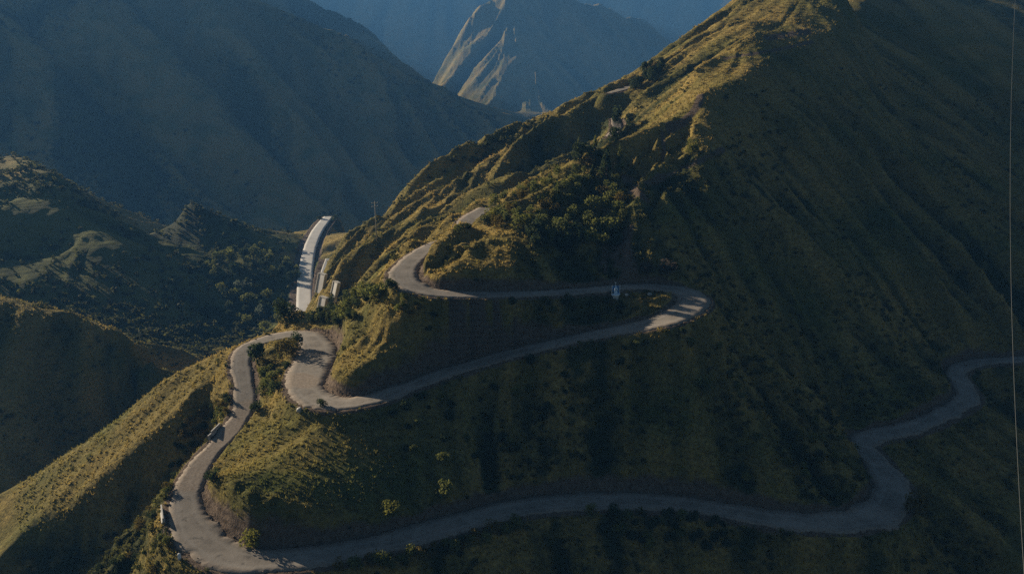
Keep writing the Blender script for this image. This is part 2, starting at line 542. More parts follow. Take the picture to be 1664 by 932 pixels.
def n_attr(nt, name):
    a = nt.nodes.new("ShaderNodeAttribute")
    a.attribute_name = name
    return a.outputs["Fac"]


def n_bump(nt, h, strength, dist, bs):
    b = nt.nodes.new("ShaderNodeBump")
    b.inputs["Strength"].default_value = strength
    b.inputs["Distance"].default_value = dist
    nt.links.new(h, b.inputs["Height"])
    nt.links.new(b.outputs[0], bs.inputs["Normal"])


def grid_mesh(name, X, Y, Z, mat, attrs):
    ny, nx = X.shape
    me = bpy.data.meshes.new(name)
    co = np.stack([X, Y, Z], -1).reshape(-1, 3)
    idx = np.arange(nx * ny).reshape(ny, nx)
    q = np.stack([idx[:-1, :-1], idx[:-1, 1:], idx[1:, 1:], idx[1:, :-1]], -1).reshape(-1, 4)
    me.vertices.add(len(co))
    me.vertices.foreach_set("co", co.ravel().astype(np.float32))
    me.loops.add(q.size)
    me.loops.foreach_set("vertex_index", q.ravel().astype(np.int32))
    me.polygons.add(len(q))
    me.polygons.foreach_set("loop_start", (np.arange(len(q)) * 4).astype(np.int32))
    me.polygons.foreach_set("loop_total", np.full(len(q), 4, np.int32))
    me.update(calc_edges=True)
    me.polygons.foreach_set("use_smooth", np.ones(len(q), bool))
    for k_, A in attrs.items():
        at = me.attributes.new(k_, "FLOAT", "POINT")
        at.data.foreach_set("value", np.ascontiguousarray(A).ravel().astype(np.float32))
    me.materials.append(mat)
    o = bpy.data.objects.new(name, me)
    COL.objects.link(o)
    return o


# ------------------------------------------------------------------ ground
WET = GM.sample(WET_M, X, Y) * wm * 0.6 + GN.sample(WET_N, X, Y) * wn * 0.6 + GF.sample(gauss(-ribbed(gb), 0.6), X, Y) * far_w * 0.6
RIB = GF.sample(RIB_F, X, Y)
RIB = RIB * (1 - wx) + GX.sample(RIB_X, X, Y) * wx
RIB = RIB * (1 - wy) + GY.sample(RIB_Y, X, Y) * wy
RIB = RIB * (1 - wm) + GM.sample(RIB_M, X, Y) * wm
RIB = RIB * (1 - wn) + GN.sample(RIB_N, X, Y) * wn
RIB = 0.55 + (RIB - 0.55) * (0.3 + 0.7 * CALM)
WET = WET * CALM - 0.25 * (1 - CALM)
gyy, gxx = np.gradient(Z, YS, XS)
SLOPE = np.hypot(gxx, gyy)


def ground_colour(nt, lift=1.0):
    pos = n_pos(nt)
    L = lambda *c: tuple(min(1, v * lift) for v in c)
    big = n_noise(nt, 0.035, 5, 0.6, pos)
    med = n_noise(nt, 0.22, 6, 0.65, pos)
    fine = n_noise(nt, 1.3, 6, 0.7, pos)
    tiny = n_noise(nt, 5.0, 3, 0.7, pos)
    dry = n_ramp(nt, fine, [(0.3, L(0.125, 0.098, 0.036)), (0.55, L(0.255, 0.196, 0.060)), (0.75, L(0.36, 0.285, 0.10))])
    green = n_ramp(nt, fine, [(0.3, L(0.05, 0.06, 0.018)), (0.6, L(0.12, 0.13, 0.035)), (0.8, L(0.18, 0.18, 0.055))])
    scrub = n_ramp(nt, tiny, [(0.3, L(0.022, 0.028, 0.012)), (0.7, L(0.075, 0.085, 0.03))])
    b_ = n_math(nt, "ADD", big, n_math(nt, "MULTIPLY", n_attr(nt, "lush"), 0.35))
    c = n_mix(nt, n_ramp(nt, b_, [(0.46, (0, 0, 0)), (0.68, (1, 1, 1))]), dry, green)
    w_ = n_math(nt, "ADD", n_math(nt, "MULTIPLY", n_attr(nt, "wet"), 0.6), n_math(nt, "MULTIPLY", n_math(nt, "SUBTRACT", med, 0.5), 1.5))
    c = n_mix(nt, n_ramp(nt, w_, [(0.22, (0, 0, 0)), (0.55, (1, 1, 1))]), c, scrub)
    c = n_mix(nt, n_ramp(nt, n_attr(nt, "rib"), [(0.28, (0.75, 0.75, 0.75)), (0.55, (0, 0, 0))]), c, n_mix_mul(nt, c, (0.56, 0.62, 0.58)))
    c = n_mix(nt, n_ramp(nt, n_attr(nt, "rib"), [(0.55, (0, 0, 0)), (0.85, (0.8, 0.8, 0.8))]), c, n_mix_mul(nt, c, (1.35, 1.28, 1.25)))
    spk = n_noise(nt, 1.7, 5, 0.75, pos)
    c = n_mix(nt, n_ramp(nt, spk, [(0.34, (0.85, 0.85, 0.85)), (0.47, (0, 0, 0))]), c, n_mix_mul(nt, c, (0.32, 0.38, 0.36)))
    c = n_mix(nt, n_ramp(nt, spk, [(0.54, (0, 0, 0)), (0.68, (0.9, 0.9, 0.9))]), c, n_mix_mul(nt, c, (1.65, 1.6, 1.5)))
    soil = n_ramp(nt, fine, [(0.3, (0.07, 0.05, 0.035)), (0.6, (0.17, 0.13, 0.10)), (0.8, (0.31, 0.25, 0.20))])
    s_ = n_math(nt, "ADD", n_attr(nt, "cut"), n_math(nt, "MULTIPLY", n_math(nt, "SUBTRACT", med, 0.5), 1.2))
    c = n_mix(nt, n_ramp(nt, s_, [(0.35, (0, 0, 0)), (0.65, (1, 1, 1))]), c, soil)
    return c, pos, med, fine, tiny


# bare earth: scars and foot tracks (pixel of the place, radius in metres)
def earth(pts, r, amount=1.0, closed=False):
    for u, v in pts:
        p = hit(u, v)
        m = 3 * r
        i0, i1 = np.searchsorted(XS, (p[0] - m, p[0] + m))
        j0, j1 = np.searchsorted(YS, (p[1] - m, p[1] + m))
        d = np.hypot(XS[None, i0:i1] - p[0], YS[j0:j1, None] - p[1])
        CUT[j0:j1, i0:i1] = np.maximum(CUT[j0:j1, i0:i1], amount * (1 - ramp(d, r * 0.5, r * 1.4)))


def along(pts, n):
    P = np.array(pts, float)
    s_ = np.concatenate([[0], np.cumsum(np.hypot(*np.diff(P, axis=0).T))])
    t = np.linspace(0, s_[-1], n)
    return [(np.interp(q, s_, P[:, 0]), np.interp(q, s_, P[:, 1])) for q in t]


earth(along([(1012, 385), (1008, 410), (1020, 440)], 8), 2.6, 0.8)
earth(along([(985, 400), (980, 440)], 6), 1.2, 0.7)
earth(along([(1140, 150), (1132, 175), (1112, 196), (1088, 208)], 24), 1.3)
earth(along([(1076, 215), (1079, 235), (1077, 262)], 20), 0.5)
earth(along([(1020, 290), (1028, 310), (1045, 318)], 10), 1.8, 0.9)
earth(along([(1050, 298), (1110, 275), (1175, 243)], 40), 0.8, 0.75)
earth(along([(1250, 62), (1310, 52)], 10), 2.2, 0.8)
earth(along([(1180, 95), (1260, 82), (1320, 68)], 30), 1.2, 0.7)
earth(along([(1466, 800), (1476, 790)], 4), 1.6, 1.1)
earth(along([(475, 600), (490, 615), (480, 640)], 8), 2.2, 0.9)
earth(along([(400, 640), (398, 672), (380, 700), (350, 735)], 20), 1.6, 0.8)
earth(along([(435, 625), (440, 600)], 5), 1.5, 0.8)
LUSH = np.zeros(X.shape)


def lush(pts, r, amount):
    for u, v in pts:
        p = hit(u, v)
        d = np.hypot(X - p[0], Y - p[1])
        np.maximum(LUSH, amount * (1 - ramp(d, r * 0.3, r)), out=LUSH)


lush([(500, 700), (560, 720), (620, 760), (480, 760)], 16, 0.55)
lush([(60, 340), (130, 400), (230, 430), (330, 400), (300, 500), (150, 450), (40, 430)], 60, 1.0)
lush([(430, 450), (450, 500), (400, 520)], 50, 1.0)
lush([(300, 640), (200, 730), (100, 800), (600, 540), (560, 600)], 14, -0.8)

gm, nt, bs = new_mat("grass_slope")
c, pos, med, fine, tiny = ground_colour(nt)
nt.links.new(c, bs.inputs["Base Color"])
bs.inputs["Specular IOR Level"].default_value = 0.05
wv = nt.nodes.new("ShaderNodeTexWave")     # cattle steps along the contours
wv.bands_direction = "Z"
wv.inputs["Scale"].default_value = 0.28
wv.inputs["Distortion"].default_value = 6
wv.inputs["Detail"].default_value = 3
wv.inputs["Detail Scale"].default_value = 0.3
nt.links.new(pos, wv.inputs["Vector"])
h_ = n_math(nt, "ADD", n_math(nt, "MULTIPLY", fine, 0.6), n_math(nt, "MULTIPLY", tiny, 0.25))
h_ = n_math(nt, "ADD", h_, n_math(nt, "MULTIPLY", wv.outputs["Fac"], 0.25))
n_bump(nt, n_math(nt, "ADD", n_math(nt, "MULTIPLY", med, 1.0), h_), 0.9, 1.0, bs)
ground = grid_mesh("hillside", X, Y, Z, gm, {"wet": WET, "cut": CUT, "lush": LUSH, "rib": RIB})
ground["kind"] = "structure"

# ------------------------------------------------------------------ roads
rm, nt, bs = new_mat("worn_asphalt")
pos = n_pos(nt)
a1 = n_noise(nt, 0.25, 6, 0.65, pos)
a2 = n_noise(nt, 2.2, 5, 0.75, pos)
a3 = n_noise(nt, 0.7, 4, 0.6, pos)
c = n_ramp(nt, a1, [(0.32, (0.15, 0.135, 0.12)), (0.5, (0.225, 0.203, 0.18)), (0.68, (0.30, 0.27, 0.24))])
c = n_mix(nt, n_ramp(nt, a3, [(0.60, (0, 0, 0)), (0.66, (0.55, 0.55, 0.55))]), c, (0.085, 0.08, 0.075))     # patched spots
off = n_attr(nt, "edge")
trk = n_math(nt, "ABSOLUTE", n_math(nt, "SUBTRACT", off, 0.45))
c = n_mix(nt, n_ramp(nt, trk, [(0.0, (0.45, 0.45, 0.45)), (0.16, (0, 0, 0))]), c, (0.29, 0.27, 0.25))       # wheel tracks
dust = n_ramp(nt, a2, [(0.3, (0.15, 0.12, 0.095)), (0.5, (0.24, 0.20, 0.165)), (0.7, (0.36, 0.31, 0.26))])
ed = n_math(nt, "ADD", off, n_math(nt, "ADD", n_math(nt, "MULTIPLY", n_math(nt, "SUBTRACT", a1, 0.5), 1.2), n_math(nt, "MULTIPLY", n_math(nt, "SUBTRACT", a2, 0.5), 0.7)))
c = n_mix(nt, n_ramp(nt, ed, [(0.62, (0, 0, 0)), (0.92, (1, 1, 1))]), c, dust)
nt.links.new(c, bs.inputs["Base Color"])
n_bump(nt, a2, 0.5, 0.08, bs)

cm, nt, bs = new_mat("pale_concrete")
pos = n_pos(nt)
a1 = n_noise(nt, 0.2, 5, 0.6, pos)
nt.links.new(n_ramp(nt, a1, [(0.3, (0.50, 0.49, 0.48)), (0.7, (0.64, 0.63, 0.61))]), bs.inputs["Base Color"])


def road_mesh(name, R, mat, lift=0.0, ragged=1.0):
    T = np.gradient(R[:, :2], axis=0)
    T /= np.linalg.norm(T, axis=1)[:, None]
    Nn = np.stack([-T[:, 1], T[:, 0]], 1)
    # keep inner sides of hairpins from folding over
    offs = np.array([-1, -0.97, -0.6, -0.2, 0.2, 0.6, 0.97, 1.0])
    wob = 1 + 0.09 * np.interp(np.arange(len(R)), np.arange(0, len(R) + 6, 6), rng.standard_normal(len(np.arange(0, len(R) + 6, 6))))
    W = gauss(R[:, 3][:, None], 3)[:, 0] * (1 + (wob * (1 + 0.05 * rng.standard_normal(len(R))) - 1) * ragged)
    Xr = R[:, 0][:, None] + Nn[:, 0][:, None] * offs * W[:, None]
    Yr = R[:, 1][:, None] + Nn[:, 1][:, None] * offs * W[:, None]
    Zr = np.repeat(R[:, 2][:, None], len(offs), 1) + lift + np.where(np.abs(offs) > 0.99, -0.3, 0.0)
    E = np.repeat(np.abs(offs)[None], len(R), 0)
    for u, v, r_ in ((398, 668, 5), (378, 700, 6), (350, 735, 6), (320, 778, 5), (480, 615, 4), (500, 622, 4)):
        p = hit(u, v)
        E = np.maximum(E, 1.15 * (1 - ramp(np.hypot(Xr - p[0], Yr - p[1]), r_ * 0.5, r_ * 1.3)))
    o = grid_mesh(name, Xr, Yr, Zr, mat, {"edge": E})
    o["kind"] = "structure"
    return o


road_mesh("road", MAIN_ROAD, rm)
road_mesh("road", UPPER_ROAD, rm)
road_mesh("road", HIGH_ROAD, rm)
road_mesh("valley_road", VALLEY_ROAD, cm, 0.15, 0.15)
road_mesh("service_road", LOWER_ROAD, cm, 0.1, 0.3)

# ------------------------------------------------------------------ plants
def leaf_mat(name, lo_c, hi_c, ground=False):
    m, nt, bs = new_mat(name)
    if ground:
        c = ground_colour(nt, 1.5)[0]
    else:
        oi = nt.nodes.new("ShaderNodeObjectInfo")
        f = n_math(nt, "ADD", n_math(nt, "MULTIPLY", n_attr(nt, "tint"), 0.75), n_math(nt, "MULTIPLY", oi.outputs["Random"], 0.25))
        c = n_ramp(nt, f, [(0.1, lo_c), (0.9, hi_c)])
    nt.links.new(c, bs.inputs["Base Color"])
    bs.inputs["Roughness"].default_value = 0.8
    bs.inputs["Specular IOR Level"].default_value = 0.1
    tr = nt.nodes.new("ShaderNodeBsdfTranslucent")
    nt.links.new(c, tr.inputs[0])
    mx = nt.nodes.new("ShaderNodeMixShader")
    mx.inputs[0].default_value = 0.5
    nt.links.new(bs.outputs[0], mx.inputs[1])
    nt.links.new(tr.outputs[0], mx.inputs[2])
    out_ = [n for n in nt.nodes if n.type == "OUTPUT_MATERIAL"][0]
    nt.links.new(mx.outputs[0], out_.inputs[0])
    return m


def faces_mesh(name, V, per, mat, attrs):
    """V: (n, per, 3) polygons -> one mesh; attrs: name -> (n,) value per polygon"""
    n = len(V)
    me = bpy.data.meshes.new(name)
    me.vertices.add(n * per)
    me.vertices.foreach_set("co", V.reshape(-1).astype(np.float32))
    me.loops.add(n * per)
    me.loops.foreach_set("vertex_index", np.arange(n * per, dtype=np.int32))
    me.polygons.add(n)
    me.polygons.foreach_set("loop_start", (np.arange(n) * per).astype(np.int32))
    me.polygons.foreach_set("loop_total", np.full(n, per, np.int32))
    me.update(calc_edges=True)
    for k_, A in attrs.items():
        at = me.attributes.new(k_, "FLOAT", "POINT")
        at.data.foreach_set("value", np.repeat(A, per).astype(np.float32))
    me.materials.append(mat)
    return me


def field(A, x, y):
    i = np.clip(np.searchsorted(XS, x) - 1, 0, len(XS) - 2)
    j = np.clip(np.searchsorted(YS, y) - 1, 0, len(YS) - 2)
    return A[j, i]


def scatter(n, y0, y1, p):
    """points spread over the part of the land the photograph takes in, denser nearby"""
    yy = y0 * (y1 / y0) ** rng.random(n)
    xx = (rng.random(n) * 2 - 1) * 0.70 * yy
    keep = rng.random(n) < p(xx, yy)
    return xx[keep], yy[keep]


def clear_of_road(x, y, mrg):
    return field(RD, x, y) - field(RW, x, y) > mrg


# --- grass: tussocks of bent blades in one mesh
gx, gy = scatter(60000, 86, 330, lambda x, y: np.ones(len(x)))
ok = clear_of_road(gx, gy, 0.5) & (field(CUT, gx, gy) < rng.random(len(gx)) * 0.9)
gx, gy = gx[ok], gy[ok]
gz = height(gx, gy) - 0.05
NB = 6
n = len(gx)
size = (0.28 + 0.40 * rng.random(n)) * (0.75 + gy / 330)
ang = rng.random((n, NB)) * 2 * np.pi
lean = 0.25 + 0.75 * rng.random((n, NB))
hgt = size[:, None] * (0.5 + 0.5 * rng.random((n, NB)))
wid = 0.13 * size[:, None] + 0.03
base = np.stack([gx, gy, gz], 1)[:, None, :] + np.stack([np.cos(ang) * 0.15, np.sin(ang) * 0.15, 0 * ang], -1) * size[:, None, None]
dirv = np.stack([np.cos(ang) * lean * 0.7, np.sin(ang) * lean * 0.7, np.ones_like(ang)], -1) * hgt[..., None]
side = np.stack([-np.sin(ang), np.cos(ang), 0 * ang], -1) * wid[..., None]
tri = np.stack([base - side, base + side, base + dirv], 2).reshape(-1, 3, 3)
rp = lambda A: np.repeat(field(A, gx, gy), NB)
grass_m = leaf_mat("dry_grass", None, None, ground=True)
go = bpy.data.objects.new("grass", faces_mesh("grass", tri, 3, grass_m, {"wet": rp(WET), "cut": rp(CUT) * 0, "lush": rp(LUSH), "rib": rp(RIB)}))
COL.objects.link(go)
go["kind"] = "stuff"

# --- scrub: low leafy cushions in the hollows, one mesh
scrub_m = leaf_mat("scrub_leaf", (0.018, 0.026, 0.010), (0.15, 0.15, 0.042))


def leaf_cloud(n, rx, ry, rz, size, lobes=5, flat=0.55):
    """leaf quads gathered on uneven lobes around a crown volume, base at z=0"""
    cen = rng.standard_normal((lobes, 3))
    cen /= np.linalg.norm(cen, axis=1)[:, None]
    cen *= (0.25 + 0.4 * rng.random((lobes, 1)))
    rad = 0.35 + 0.3 * rng.random(lobes)
    l = rng.integers(0, lobes, n)
    d = rng.standard_normal((n, 3))
    d /= np.linalg.norm(d, axis=1)[:, None]
    p = cen[l] + d * (rad[l] * (0.55 + 0.5 * rng.random(n) ** 0.5))[:, None]
    p[:, 2] = np.maximum(p[:, 2], -0.85)
    P = p * np.array([rx, ry, rz]) + np.array([0, 0, rz * 0.9])
    a = rng.standard_normal((n, 3))
    nrm = d + a * 0.55
    nrm /= np.linalg.norm(nrm, axis=1)[:, None]
    t = np.cross(nrm, rng.standard_normal((n, 3)))
    t /= np.linalg.norm(t, axis=1)[:, None]
    b = np.cross(nrm, t)
    s_ = size * (0.6 + 0.8 * rng.random(n))[:, None]
    Q = np.stack([P - t * s_, P - b * s_ * flat, P + t * s_, P + b * s_ * flat], 1)
    return Q, np.clip(0.5 + 0.2 * rng.standard_normal(n) + 0.15 * (l % 3 - 1), 0, 1)


BR, BT = zip(*[leaf_cloud(46, 1, 1, 0.75, 0.26) for _ in range(10)])


def cushions(x, y, r):
    z = height(x, y) - 0.12 * r
    k_ = rng.integers(0, len(BR), len(x))
    a = rng.random(len(x)) * 6.283
    Q = np.stack(BR)[k_]
    ca, sa_ = np.cos(a)[:, None, None], np.sin(a)[:, None, None]
    Q = np.stack([Q[..., 0] * ca - Q[..., 1] * sa_, Q[..., 0] * sa_ + Q[..., 1] * ca, Q[..., 2]], -1) * r[:, None, None, None]
    Q = Q + np.stack([x, y, z], 1)[:, None, None, :]
    T_ = np.stack(BT)[k_] + (rng.random(len(x))[:, None] - 0.5) * 0.5
    return Q.reshape(-1, 4, 3), np.clip(T_.ravel(), 0, 1)


MEADOW = np.ones(X.shape)
for u, v in ((400, 720), (440, 720), (500, 700), (500, 740), (560, 750), (450, 780), (560, 700), (620, 780)):
    p = hit(u, v)
    MEADOW = np.minimum(MEADOW, 0.12 + 0.88 * ramp(np.hypot(X - p[0], Y - p[1]), 6, 11))
PATCHF = GF.sample(noise((GF.ny, GF.nx), 14), X, Y)
PATCH = GN.sample(noise((GN.ny, GN.nx), 14), X, Y)
sx, sy = scatter(30000, 86, 330, lambda x, y: np.clip(0.0 + 0.30 * field(WET, x, y) + 0.22 * field(PATCH, x, y) + 0.16 * ((x > -15) & (y < 172)) + 0.16 * ((y > 175) & (x < 25)) + 0.10 * ((x > 40) & (y > 150)), 0.0, 1) * (0.25 + 0.75 * field(CALM, x, y)) * field(MEADOW, x, y))
ok = clear_of_road(sx, sy, 0.9) & (field(CUT, sx, sy) < 0.6)
sx, sy = sx[ok], sy[ok]
Q, T_ = cushions(sx, sy, 0.35 + 0.55 * rng.random(len(sx)) ** 2 + 0.0010 * sy)
# a belt of scrub along both verges of the road
vx, vy = [], []
for x, y, z, w in MAIN_ROAD[::3]:
    for k_ in range(2):
        a, d = rng.random() * 6.283, w + 1.0 + rng.random() ** 2 * 2.5
        vx.append(x + math.cos(a) * d)
        vy.append(y + math.sin(a) * d)
vx, vy = np.array(vx), np.array(vy)
ok = clear_of_road(vx, vy, 0.8) & (rng.random(len(vx)) < 0.55)
Q2, T2 = cushions(vx[ok], vy[ok], 0.3 + 0.5 * rng.random(ok.sum()))
so = bpy.data.objects.new("scrub", faces_mesh("scrub", np.concatenate([Q, Q2]), 4, scrub_m, {"tint": np.concatenate([T_, T2])}))
COL.objects.link(so)
so["kind"] = "stuff"

# --- far woods: bush clumps in the ravines across the valley, one mesh
fx_, fy_ = scatter(42000, 300, 1300, lambda x, y: np.clip(-0.05 + 0.4 * field(WET, x, y) + 0.3 * field(PATCHF, x, y) + 0.35 * ((x < -110) & (y < 490)) + 0.6 * ((x < -230) & (y > 430) & (y < 640)), 0, 1) * (x < 30))
ok = (field(RD, fx_, fy_) > 7)
fx_, fy_ = fx_[ok], fy_[ok]
BRs = BR
BR, BT = [q[:22] for q in BR], [t[:22] for t in BT]
Q, T_ = cushions(fx_, fy_, (0.8 + 1.6 * rng.random(len(fx_)) ** 2) * (0.6 + fy_ / 700))
BR = BRs
# wider leaves so that distant clumps stay closed
cq = Q.mean(1, keepdims=True)
Q = cq + (Q - cq) * 1.5
fo = bpy.data.objects.new("far_woods", faces_mesh("far_woods", Q, 4, scrub_m, {"tint": T_ * 0.6}))
COL.objects.link(fo)
fo["kind"] = "stuff"

# --- trees and bushes that can be told apart
bark, nt, bs = new_mat("bark")
nt.links.new(n_ramp(nt, n_noise(nt, 6, 4, 0.6), [(0.3, (0.05, 0.035, 0.025)), (0.7, (0.13, 0.10, 0.08))]), bs.inputs["Base Color"])
LEAF = {
    "dark": leaf_mat("dark_leaf", (0.014, 0.026, 0.012), (0.075, 0.10, 0.034)),
    "mid": leaf_mat("green_leaf", (0.035, 0.055, 0.014), (0.25, 0.26, 0.065)),
    "olive": leaf_mat("olive_leaf", (0.05, 0.045, 0.012), (0.22, 0.17, 0.04)),
    "light": leaf_mat("yellow_green_leaf", (0.07, 0.085, 0.018), (0.30, 0.29, 0.06)),
    "grey": leaf_mat("grey_twig", (0.035, 0.030, 0.026), (0.10, 0.085, 0.07)),
    "pale": leaf_mat("pale_leaf", (0.06, 0.08, 0.06), (0.20, 0.24, 0.17)),
}


def trunk_mesh(h, r):
    """a tapering stem that forks into limbs"""
    bm = bmesh.new()

    def limb(p0, p1, r0, r1):
        p0, p1 = Vector(p0), Vector(p1)
        q = (p1 - p0).to_track_quat("Z", "Y")
        rings = []
        for t in (0, 0.5, 1):
            rr = r0 + (r1 - r0) * t
            c_ = p0.lerp(p1, t) + Vector((random.uniform(-1, 1), random.uniform(-1, 1), 0)) * r0 * 0.3 * (t == 0.5)
            rings.append([bm.verts.new(c_ + q @ Vector((rr * math.cos(a), rr * math.sin(a), 0))) for a in [k_ * math.pi / 3 for k_ in range(6)]])
        for A, B_ in zip(rings, rings[1:]):
            for k_ in range(6):
                bm.faces.new((A[k_], A[(k_ + 1) % 6], B_[(k_ + 1) % 6], B_[k_]))
        bm.faces.new(rings[-1])
    limb((0, 0, -0.4), (0, 0, h * 0.45), r, r * 0.7)
    for k_ in range(4):
        a = k_ * 1.6 + random.random()
        limb((0, 0, h * (0.30 + 0.05 * k_)), (math.cos(a) * h * 0.22, math.sin(a) * h * 0.22, h * (0.6 + 0.08 * k_)), r * 0.5, r * 0.15)
    limb((0, 0, h * 0.44), (0.05 * h, 0, h * 0.85), r * 0.65, r * 0.15)
    me = bpy.data.meshes.new("trunk")
    bm.to_mesh(me)
    bm.free()
    me.materials.append(bark)
    return me


from mathutils import Vector
SHAPES = {   # unit-height crowns: (radius / height, lobes, leaves, leaf size, lift of the crown)
    "round": (0.42, 7, 620, 0.060, 0.16), "bush": (0.62, 6, 460, 0.075, 0.0), "tall": (0.20, 9, 520, 0.045, 0.10), "loose": (0.48, 9, 420, 0.060, 0.18)}
PROTO = {}


def proto(shape, leaf):
    key = (shape, leaf)
    if key not in PROTO:
        rr, lobes, n_, sz, lift = SHAPES[shape]
        var = []
        for _ in range(3):
            Q_, t_ = leaf_cloud(n_, rr, rr, (1 - lift) * 0.55, sz, lobes)
            Q_[..., 2] += lift
            if shape == "tall":
                Q_[..., :2] *= np.clip(1.25 - Q_[..., 2:3], 0.25, 1)
            var.append(faces_mesh("crown", Q_, 4, LEAF[leaf], {"tint": t_}))
        PROTO[key] = (var, trunk_mesh(0.8, 0.028 if shape != "bush" else 0.02))
    return PROTO[key]


def plant(kind, label, cat, x, y, h, shape, leaf, group=None, wide=1.0, parts=("trunk", "crown")):
    var, tm = proto(shape, leaf)
    z = float(height(x, y)[0])
    o = bpy.data.objects.new(kind, None)
    COL.objects.link(o)
    o.empty_display_size = 0.5
    o.location = (x, y, z - 0.08)
    o.rotation_euler = (0, 0, random.random() * 6.283)
    o.scale = (h * wide, h * wide, h)
    o["label"] = label
    o["category"] = cat
    if group:
        o["group"] = group
    for nm, me in ((parts[0], tm), (parts[1], random.choice(var))):
        c_ = bpy.data.objects.new(nm, me)
        COL.objects.link(c_)
        c_.parent = o
    return o


def tree_at(kind, label, cat, u, v, h, shape, leaf, group=None, wide=1.0):
    p = hit(u, v)
    return plant(kind, label, cat, p[0], p[1], h, shape, leaf, group, wide)


# single plants one can point to
tree_at("tree", "dark round-crowned tree in the gap between the narrow road and the junction", "tree", 418, 592, 5.6, "round", "dark", wide=0.95)
tree_at("bush", "big golden-olive bush on the island at the road junction", "bush", 466, 580, 4.6, "bush", "olive", wide=1.15)
tree_at("bush", "dark green bush at the crest side of the golden-olive bush", "bush", 482, 566, 4.2, "bush", "dark", wide=0.8)
tree_at("bush", "small dark bush on the right verge where the narrow road turns to dirt", "bush", 416, 668, 2.6, "bush", "dark")
tree_at("bush", "dark upright bush at the inner edge of the dirt bend above the cut bank", "bush", 346, 784, 3.0, "bush", "dark", wide=0.75)
tree_at("tree", "small bright yellow-green tree on the shaded bank above the lowest road", "tree", 637, 842, 3.6, "loose", "light", wide=0.95)
tree_at("bush", "yellow-green bush at the foot of the dark cut bank by the lowest bend", "bush", 407, 886, 3.0, "bush", "light")
tree_at("bush", "yellow-green bush on the dark slope below the middle of the lowest road", "bush", 1048, 888, 2.8, "bush", "light")
tree_at("bush", "large lit bush at the outer edge of the sharp right-hand bend", "bush", 1492, 838, 5.2, "bush", "olive", wide=0.75)
tree_at("bush", "round sunlit bush on the bench below the foot track", "bush", 1126, 252, 4.0, "bush", "light", wide=0.95)
tree_at("tree", "feathery pale tree on the shaded slope right of the middle of the nose", "tree", 1140, 642, 3.8, "loose", "mid", wide=1.1)
tree_at("bush", "greyish loose bush in the gully left of the middle of the shaded slope", "bush", 722, 812, 4.0, "loose", "mid")
tree_at("bush", "small bright bush low on the right end of the nose", "bush", 1212, 782, 1.8, "bush", "light")
tree_at("bush", "tiny bright bush on the right end of the nose near the sharp bend", "bush", 1308, 776, 1.6, "bush", "light")
tree_at("tree", "lone dark tree beside the upper stretch of road, left of two", "tree", 1004, 205, 6.0, "round", "dark")
tree_at("tree", "lone dark tree beside the upper stretch of road, right of two", "tree", 1024, 208, 4.8, "round", "dark")
tree_at("bush", "low dark bush in front of the white boulder by the second road", "bush", 524, 660, 1.8, "bush", "dark")
tree_at("tree", "tall narrow dark tree standing left of the bare earth hollow", "tree", 985, 300, 9.0, "tall", "dark", wide=1.3)
tree_at("tree", "tall narrow green tree at the left end of the upper wood", "tree", 905, 345, 8.0, "tall", "mid", wide=1.2)
tree_at("tree", "pale silvery tree on the valley floor left of the concrete road", "tree", 425, 518, 7.0, "loose", "pale")
tree_at("tree", "pale spreading tree on the valley floor at the foot of the far spur", "tree", 395, 475, 7.0, "loose", "pale", wide=1.4)


tree_at("tree", "thin greyish tree behind the shrine at the foot of the dark slope, left of two", "tree", 1052, 452, 4.2, "loose", "grey")
tree_at("tree", "thin greyish tree behind the shrine at the foot of the dark slope, right of two", "tree", 1084, 455, 4.8, "loose", "grey")
tree_at("bush", "dark bush at the right end of the pale patch of road above the third bend", "bush", 792, 366, 3.0, "bush", "dark")
tree_at("bush", "green bush at the left foot of the pale patch of road above the third bend", "bush", 744, 380, 2.2, "bush", "mid")
tree_at("bush", "small dark bush standing in front of the pale patch of road above the third bend", "bush", 762, 372, 1.8, "bush", "dark")


def grove(n, poly, hr, shapes, leaves, kind, label, cat, group, mrg=1.2):
    P = np.array(poly, float)
    got, tries = 0, 0
    pts = []
    while got < n and tries < n * 60:
        tries += 1
        u = random.uniform(P[:, 0].min(), P[:, 0].max())
        v = random.uniform(P[:, 1].min(), P[:, 1].max())
        ins = False
        for (x1, y1), (x2, y2) in zip(P, np.roll(P, -1, 0)):
            if (y1 > v) != (y2 > v) and u < (x2 - x1) * (v - y1) / (y2 - y1) + x1:
                ins = not ins
        if not ins:
            continue
        p = hit(u, v)
        if field(RD, p[:1], p[1:2])[0] - field(RW, p[:1], p[1:2])[0] < mrg:
            continue
        h = random.uniform(*hr)
        if any(math.hypot(p[0] - a, p[1] - b) < 0.35 * (h + c_) * 0.8 for a, b, c_ in pts):
            continue
        pts.append((p[0], p[1], h))
        plant(kind, label, cat, p[0], p[1], h, random.choice(shapes), random.choice(leaves), group, random.uniform(0.85, 1.2))
        got += 1


